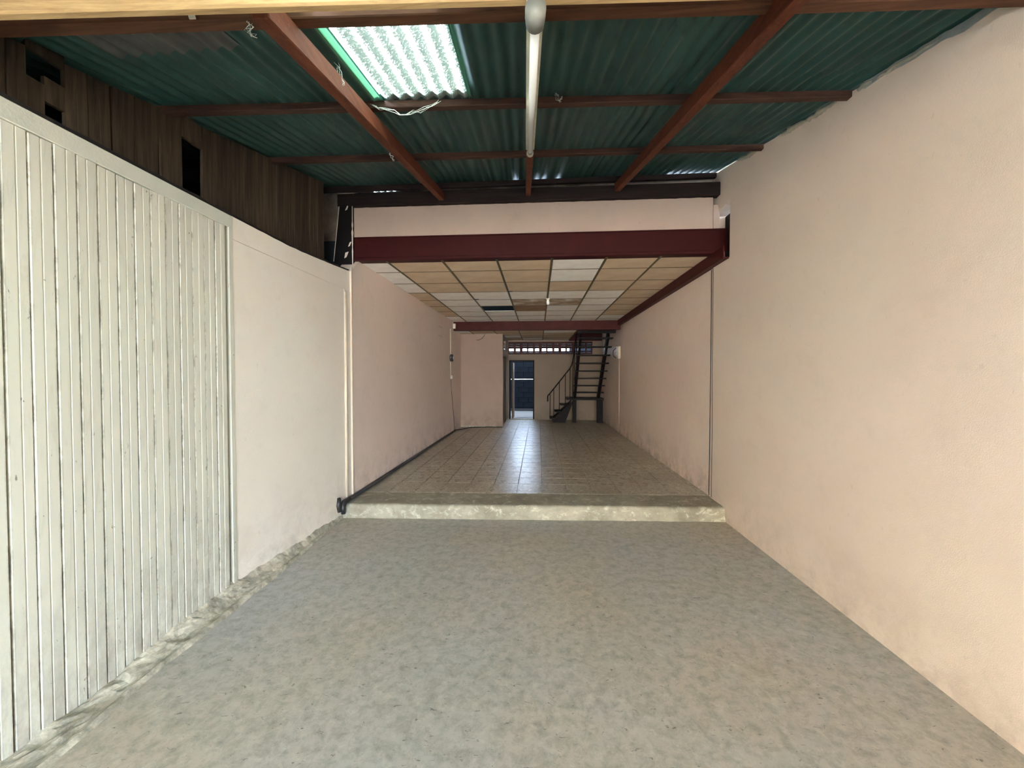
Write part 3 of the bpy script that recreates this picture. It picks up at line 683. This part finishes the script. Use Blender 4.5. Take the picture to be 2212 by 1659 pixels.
mb = MB(); mb.box(-2.2, 1.2, 15.40, 15.52, .12, .20)
tag(mb.build('yard_kerb', 'black_steel', bevel=.01), 'low dark kerb at the foot of the blue-grey block wall', 'kerb')

# ---------------- steel staircase
st = empty('staircase', (1.3, 11.4, FZ), 'dark steel staircase with open treads turning up to the ceiling', 'staircase')
nT = 8; tz0, ty0, rise, run = 1.026, 11.42, .204, .196
for xx in (1.06, 1.745):
    q = MB(); q.bar((xx, 11.62, .82), (xx, 9.98, 2.56), .062, .17, (0, 1, 0)); q.build('stringer', 'stair_steel', st)
for i in range(nT):
    yy = ty0 - run * i; zz = tz0 + rise * i
    q = MB(); q.box(1.0, 1.87, yy - .10, yy + .10, zz - .022, zz + .012); q.build('tread', 'black_steel', st, bevel=.004)
q = MB(); q.box(.98, RX, 9.90, 9.98, 2.57, 2.63); q.build('trimmer', 'black_steel', st)
q = MB(); q.box(.82, 1.88, 11.40, 12.07, .80, .862); q.build('landing', 'black_steel', st, bevel=.005)
for (x0, x1) in ((1.0, 1.10), (1.70, 1.86)):
    q = MB(); q.box(x0, x1, 11.42, 11.56, FZ, .80); q.build('landing_post', 'black_steel', st)
for i, (x0, zz) in enumerate(((.335, .275), (.475, .475), (.64, .672))):
    q = MB(); q.box(x0, x0 + .28, 11.40, 12.05, zz - .03, zz); q.build('tread', 'black_steel', st, bevel=.004)
for yy in (11.42, 12.02):
    q = MB(); q.hexa([(.42, yy - .015, FZ), (.78, yy - .015, FZ), (.78, yy + .015, FZ), (.42, yy + .015, FZ), (.42, yy - .015, FZ + .1), (1.02, yy - .015, .80), (1.02, yy + .015, .80), (.42, yy + .015, FZ + .1)])
    q.build('stringer', 'black_steel', st)
rail = [(.271, 11.42, .757), (.270, 11.42, .90), (.285, 11.42, .94), (.324, 11.42, .974), (.91, 11.42, 1.715), (.955, 11.42, 1.80), (.985, 11.38, 1.90), (1.0, 11.28, 2.03), (1.03, 10.35, 2.98)]
q = MB(); q.tube(rail, .017, 8); q.build('handrail', 'stair_steel', st)
for (x0, zb_) in ((.339, .275), (.446, .30), (.607, .475), (.78, .672), (.914, .862)):
    zt_ = .974 + (x0 - .324) / (.91 - .324) * (1.715 - .974)
    q = MB(); q.tube([(x0, 11.42, zb_ - .02), (x0, 11.42, zt_)], .011, 6); q.build('baluster', 'stair_steel', st)
for yy in (11.36, 11.0, 10.62):
    t_ = (11.28 - yy) / .93; q = MB(); q.tube([(1.0 + .03 * t_, yy, .86 + (11.42 - yy) * 1.04), (1.0 + .03 * t_, yy, 2.03 + max(-.1, t_) * .95)], .012, 6); q.build('baluster', 'stair_steel', st)

# ---------------- roof: corrugated sheets, skylight, timbers
RB = MB(); RB.box(-3.4, RX + .2, 4.50, 4.515, 3.30, 3.36)
roof = empty('roof', (0, 1.8, 3.03), 'low sloping roof of dark green corrugated sheets', 'roof', kind='structure')
def sheet(x0, x1, y0, y1, lift=0.0, sag=0.0):
    m_ = MB(); N = max(6, round((x1 - x0) / PW * 8))
    def fn(u, v_):
        y = y0 + (y1 - y0) * v_; xx = x0 + (x1 - x0) * u + SKEW * (y - 2.0)
        return (xx, y, roof_z(xx, y) + AMP + lift + AMP * math.cos(sheet_phase(xx, y)) - sag * math.sin(PI * v_) * .5)
    m_.grid(N, 22, fn); m_.smooth = True; return m_
SX0, SX1, SY0, SY1 = -.905, -.395, -.2, 2.33
xl = [-3.55, -2.75, -1.97, -1.42, SX0 - .055]; xr_ = [SX1 + .012, .19, .78, 1.36, 2.12]
for (a, b) in list(zip(xl, xl[1:])) + list(zip(xr_, xr_[1:])):
    sheet(a - .01, b + .01, -5.3, 2.36, rng.uniform(0, .002)).build('roof_sheet', 'green_sheet', roof)
sheet(SX0 - .01, SX1 + .01, -5.3, SY0 + .06, .002).build('roof_sheet', 'green_sheet', roof)
zg = sheet(-1.99, -1.35, -.5, 1.72, -.004); tag(zg.build('roof_sheet', 'zinc_sheet', roof), 'dull grey patch sheet under the green one')
xl2 = [-3.55, -2.8, -2.05, -1.3, -.62, .05, .70, 1.33, 2.12]
for (a, b) in zip(xl2, xl2[1:]):
    sheet(a - .01, b + .01 - (.012 if abs(b - 1.33) < .01 else 0), 2.27, 4.56, .006 + rng.uniform(0, .002)).build('roof_sheet', 'green_sheet', roof)
skl = empty('skylight', (-.65, 1.4, 2.95), 'bright translucent corrugated skylight sheet let into the green roof', 'skylight')
sheet(SX0, SX1, SY0, SY1, .001).build('fibreglass_sheet', 'fibreglass', skl)
for (xa, xb) in ((SX0 - .056, SX0 + .006), (SX1 - .004, SX1 + .014)):
    m_ = MB()
    def fe(u, v_, xa=xa, xb=xb):
        y = SY0 + (SY1 - SY0) * v_; xx = xa + (xb - xa) * u + SKEW * (y - 2.0)
        return (xx, y, roof_z(xx, y) - .004 + .012 * math.sin(PI * u))
    m_.grid(4, 12, fe); tag(m_.build('edge_strip', 'green_fibreglass', skl), 'glowing pale green edge strip')

def timber(name, pts, wd_, off, ht, mat, label, cat):
    """a timber that follows the roof: pts are two plan points, off the drop of its top below the sheets"""
    (xa, ya), (xb, yb) = pts
    m_ = MB(); m_.bar((xa, ya, roof_z(xa, ya) - off - ht / 2), (xb, yb, roof_z(xb, yb) - off - ht / 2), wd_, ht)
    return tag(m_.build(name, mat, bevel=.004), label, cat, 'roof timbers')
timber('purlin', ((-3.3, 2.09), (RX + .05, 2.60)), .045, .001, .042, 'purlin_timber', 'brown purlin across the roof just beyond the skylight', 'purlin')
timber('purlin', ((-3.3, 3.05), (RX + .05, 3.55)), .045, .001, .042, 'purlin_timber', 'brown purlin halfway between the skylight and the pink fascia', 'purlin')
timber('purlin', ((-3.3, 1.29), (RX + .05, 1.70)), .05, .001, .078, 'lit_timber', 'purlin crossing over the near end of the skylight', 'purlin')
timber('purlin', ((-3.3, 4.10), (RX + .05, 4.44)), .05, .001, .05, 'dark_timber', 'dark purlin at the far edge of the roof above the fascia', 'purlin')
timber('purlin', ((-3.3, .42), (RX + .05, .72)), .055, .001, .075, 'purlin_timber', 'purlin over the open shop front', 'purlin')
timber('rafter', ((-.955, 1.30), (-1.075, 4.33)), .062, .080, .085, 'red_timber', 'orange-brown rafter beside the bright skylight', 'rafter')
timber('rafter', ((.965, .10), (.845, 4.33)), .062, .080, .085, 'red_timber', 'reddish rafter nearest the bare pink wall', 'rafter')
timber('rafter', ((-.012, 1.42), (-.115, 4.33)), .055, .080, .085, 'red_timber', 'middle rafter carrying the fluorescent light', 'rafter')
m_ = MB(); m_.bar((-2.19, 1.125, 2.686), (.915, 1.375, 2.808), .032, .115)
tag(m_.build('tie_beam', 'pale_timber', bevel=.006), 'pale rough sawn tie beam overhead at the top of the view', 'beam', 'roof timbers')

# fluorescent batten under the middle rafter
def fx(y, off): x = .03 + (-.145) * (y - .10) / 4.23; return Vector((x, y, roof_z(x, y) - off))
fl_ = empty('fluorescent_light', tuple(fx(2.0, .17)), 'unlit fluorescent tube light under the middle rafter', 'light')
ya, yb = 1.28, 2.70
m_ = MB(); m_.bar(fx(ya, .187), fx(yb, .187), .058, .036); m_.build('batten', 'batten_paint', fl_, bevel=.004)
m_ = MB(); m_.tube([fx(ya + .06, .237), fx(yb - .03, .237)], .0165, 14); tub = tag(m_.build('tube', 'tube_glass', fl_), 'white glass tube')
m_ = MB(); m_.tube([fx(yb - .075, .237), fx(yb - .045, .237)], .0172, 14); m_.build('ferrule', 'cap_grey', tub)
m_ = MB(); m_.tube([fx(ya + .0, .225), fx(ya + .045, .228), fx(ya + .075, .232), fx(ya + .092, .236)], [.034, .034, .031, .016], 16); tag(m_.build('end_cap', 'cap_grey', fl_), 'grey rounded lamp holder')
m_ = MB(); m_.tube([fx(yb - .045, .236), fx(yb - .03, .234), fx(yb + .0, .23)], [.016, .023, .024], 14); m_.build('end_cap', 'batten_paint', fl_)

# ---------------- services
lampb = empty('ceiling_bulb', (.158, 6.68, 2.70), 'small white bulb holder hanging from the tiled ceiling', 'lamp')
m_ = MB(); m_.tube([(.158, 6.68, 2.812), (.158, 6.68, 2.80), (.158, 6.68, 2.785)], [.032, .032, .02], 12); m_.build('holder', 'white_plastic', lampb)
m_ = MB(); m_.tube([(.158, 6.68, 2.79), (.158, 6.68, 2.76), (.158, 6.68, 2.72), (.158, 6.68, 2.705)], [.018, .026, .027, .014], 12); m_.build('bulb', 'tube_glass', lampb)

wirel = empty('left_conduit', (LX + .02, 9.05, 1.4), 'pale conduit with a dark meter and a switch on the left inner wall', 'conduit')
m_ = MB(); m_.tube([(LX + .022, 9.05, 2.60), (LX + .022, 9.05, 1.50)], .012, 8); m_.build('conduit', 'cream_conduit', wirel)
m_ = MB(); m_.tube([(LX + .012, 9.03, 1.92), (LX + .03, 9.03, 1.92), (LX + .075, 9.03, 1.92), (LX + .09, 9.03, 1.92)], [.075, .085, .085, .06], 16); met = tag(m_.build('meter', 'grey_plastic', wirel), 'dark round meter')
m_ = MB(); m_.tube([(LX + .088, 9.03, 1.92), (LX + .094, 9.03, 1.92)], .045, 14); m_.build('dial_glass', 'tube_glass', met)
m_ = MB(); m_.box(LX + .012, LX + .055, 9.06, 9.15, 1.43, 1.52); swi = tag(m_.build('switch', 'white_plastic', wirel, bevel=.006), 'white switch')
m_ = MB(); m_.hexa([(LX + .055, 9.085, 1.455), (LX + .064, 9.085, 1.455), (LX + .064, 9.125, 1.455), (LX + .055, 9.125, 1.455), (LX + .055, 9.085, 1.495), (LX + .057, 9.085, 1.495), (LX + .057, 9.125, 1.495), (LX + .055, 9.125, 1.495)]); m_.build('rocker', 'white_plastic', swi)
m_ = MB(); m_.tube([(LX + .017, 9.10, 1.44), (LX + .018, 9.12, 1.2), (LX + .017, 9.22, .9), (LX + .018, 9.38, .5), (LX + .017, 9.47, .16)], .004, 6); m_.build('cable', 'maroon_dark', wirel)
for i, zz in enumerate((2.51, 2.32)):
    m_ = MB(); m_.box(LX + .0125, LX + .0145, 7.95, 8.30, zz, zz + .035)
    tag(m_.build('wall_tape', 'pale_flake'), ('upper' if i == 0 else 'lower') + ' of two pale tape strips stuck high on the left inner wall', 'tape', 'tape strips')
rbox = empty('fuse_box', (RX - .02, 9.5, 1.90), 'small pale fuse box on the right inner wall beside the staircase', 'fuse box')
m_ = MB(); m_.box(RX - .045, RX + .012, 9.38, 9.62, 1.905, 2.20); m_.build('case', 'cream_conduit', rbox, bevel=.006)
m_ = MB(); m_.tube([(RX - .045, 9.62, 2.18), (RX - .10, 9.64, 2.12), (RX - .115, 9.64, 2.05), (RX - .10, 9.64, 1.98), (RX - .045, 9.62, 1.93)], .010, 8); tag(m_.build('lever', 'black_rubber', rbox), 'dark curved lever')
m_ = MB(); m_.tube([(RX + .010, 9.52, 1.91), (RX + .010, 9.50, .15)], .008, 8); m_.build('conduit', 'pink_inner', rbox)
for (a, b) in ((2.16, 2.18), (2.10, 2.04)):
    m_ = MB(); m_.tube([(RX + .006, 9.62, a), (RX + .006, 11.2, b)], .006, 6); m_.build('cable', 'white_plastic', rbox)

m_ = MB(); m_.tube([(LX + .008, 4.075, 2.40), (LX + .010, 4.07, 1.3), (LX + .010, 4.066, .19)], .011, 8)
tag(m_.build('wall_pipe', 'cream_conduit'), 'thin cream pipe running down the left wall to the step', 'pipe')
m_ = MB(); m_.box(LX + .012, LX + .020, 4.192, 4.207, .15, 2.70)
tag(m_.build('corner_bead', 'cream_conduit'), 'slim pale corner bead where the left wall steps behind the pipe', 'trim')
m_ = MB(); m_.tube([(RX + .006, 4.475, 2.70), (RX + .006, 4.47, 1.5), (RX + .006, 4.455, .9), (RX + .006, 4.462, .15)], .0085, 8)
tag(m_.build('black_cable', 'black_rubber'), 'black cable running down the joint in the right wall', 'cable')
m_ = MB(); m_.tube([(RX + .008, 4.535, 2.68), (RX + .008, 4.53, 1.5), (RX + .008, 4.545, .15)], .0035, 6)
tag(m_.build('thin_cable', 'black_rubber'), 'thin dark wire beside the black cable on the right wall', 'cable')
hose = empty('floor_pipe', (-2.03, 4.0, .14), 'black plastic pipe along the foot of the left inner wall, elbowed at the step', 'pipe')
m_ = MB(); m_.tube([(LX + .035, 4.02, .172), (LX + .034, 6.0, .166), (LX + .034, 9.52, .162)], .021, 10); m_.build('pipe_run', 'black_rubber', hose)
m_ = MB(); m_.tube([(LX + .036, 4.06, .172), (LX + .036, 3.97, .174), (LX + .038, 3.935, .160), (LX + .038, 3.925, .12), (LX + .040, 3.93, .06)], [.026, .027, .027, .025, .022], 10); m_.build('elbow', 'black_rubber', hose)
m_ = MB(); m_.tube([(LX + .008, 3.90, .235), (LX + .010, 3.885, .16), (LX + .012, 3.90, .09)], [.020, .026, .02], 8); m_.build('clamp', 'black_rubber', hose)
m_ = MB(); m_.tube([(LX + .03, 9.52, .165), (-1.95, 9.75, .15), (-1.8, 10.1, .15), (-1.3, 10.26, .15), (-.95, 10.27, .15)], .010, 8)
tag(m_.build('skirting_cable', 'black_rubber'), 'black cable lying along the foot of the pink partition', 'cable')
m_ = MB(); m_.tube([(-1.40, 10.2, 2.60), (-1.42, 10.18, 2.54), (-1.48, 10.16, 2.47), (-1.58, 10.15, 2.43), (-1.62, 10.15, 2.435)], .006, 6)
tag(m_.build('hanging_wire', 'black_rubber'), 'short dark wire dangling in front of the pink partition', 'wire')
for i, (px_, py_) in enumerate(((-.475, 6.03), (-1.09, 6.62))):
    m_ = MB(); m_.hexa([(px_, py_, CZ - .012), (px_ + .075, py_ + .01, CZ - .010), (px_ + .075, py_ + .05, CZ - .008), (px_, py_ + .05, CZ - .010), (px_, py_, CZ - .004), (px_ + .075, py_ + .01, CZ - .003), (px_ + .075, py_ + .05, CZ - .003), (px_, py_ + .05, CZ - .004)])
    tag(m_.build('ceiling_clip', 'black_rubber'), ('dark clip under the third ceiling rail from the left wall', 'dark clip under the second ceiling rail from the left wall')[i], 'clip', 'ceiling clips')

# cobwebs and scraps around the skylight
def web(pts, n_, seed, label):
    r_ = random.Random(seed); root = MB(); P_ = [Vector(p) for p in pts]
    for s_ in range(n_):
        q_ = []
        for i in range(len(P_) * 3 - 2):
            a = P_[i // 3]; b = P_[min(i // 3 + 1, len(P_) - 1)]; t = (i % 3) / 3
            q_.append(a.lerp(b, t) + Vector((r_.uniform(-.012, .012), r_.uniform(-.012, .012), r_.uniform(-.012, .012))))
        root.tube(q_, [r_.uniform(.0005, .0014) for _ in q_], 4)
    return tag(root.build('cobweb', 'web_silk'), label, 'cobweb', 'cobwebs under the roof')
def rp(x_, y_, o_): return (x_, y_, roof_z(x_, y_) - o_)
web([rp(-.98, 2.26, .03), rp(-.90, 2.22, .08), rp(-.80, 2.24, .11), rp(-.70, 2.27, .09), rp(-.58, 2.29, .03)], 4, 1, 'drooping cobweb strung below the far edge of the skylight')
web([rp(-.97, 1.85, .02), rp(-.955, 1.85, .07), rp(-.95, 1.86, .12)], 3, 2, 'cobweb strand hanging between the orange rafter and the skylight')
web([rp(-1.05, 2.72, .12), rp(-1.04, 2.73, .17), rp(-1.02, 2.73, .22)], 3, 3, 'dusty cobweb tuft hanging from the orange rafter')
web([rp(-1.10, 1.46, .06), rp(-1.09, 1.43, .12), rp(-1.06, 1.42, .15)], 5, 4, 'pale cobweb tatter by the near end of the orange rafter')
web([rp(.10, 2.34, .02), rp(.12, 2.33, .05), rp(.14, 2.34, .03)], 4, 5, 'little cobweb knot on the purlin right of the tube light')
m_ = MB(); m_.hexa([(-1.30, 1.40, 2.83), (-1.275, 1.40, 2.83), (-1.275, 1.404, 2.83), (-1.30, 1.404, 2.83), (-1.31, 1.39, 2.885), (-1.285, 1.39, 2.885), (-1.285, 1.394, 2.885), (-1.31, 1.394, 2.885)])
tag(m_.build('paper_scrap', 'pale_flake'), 'small pale paper scrap stuck to the purlin left of the orange rafter', 'scrap')
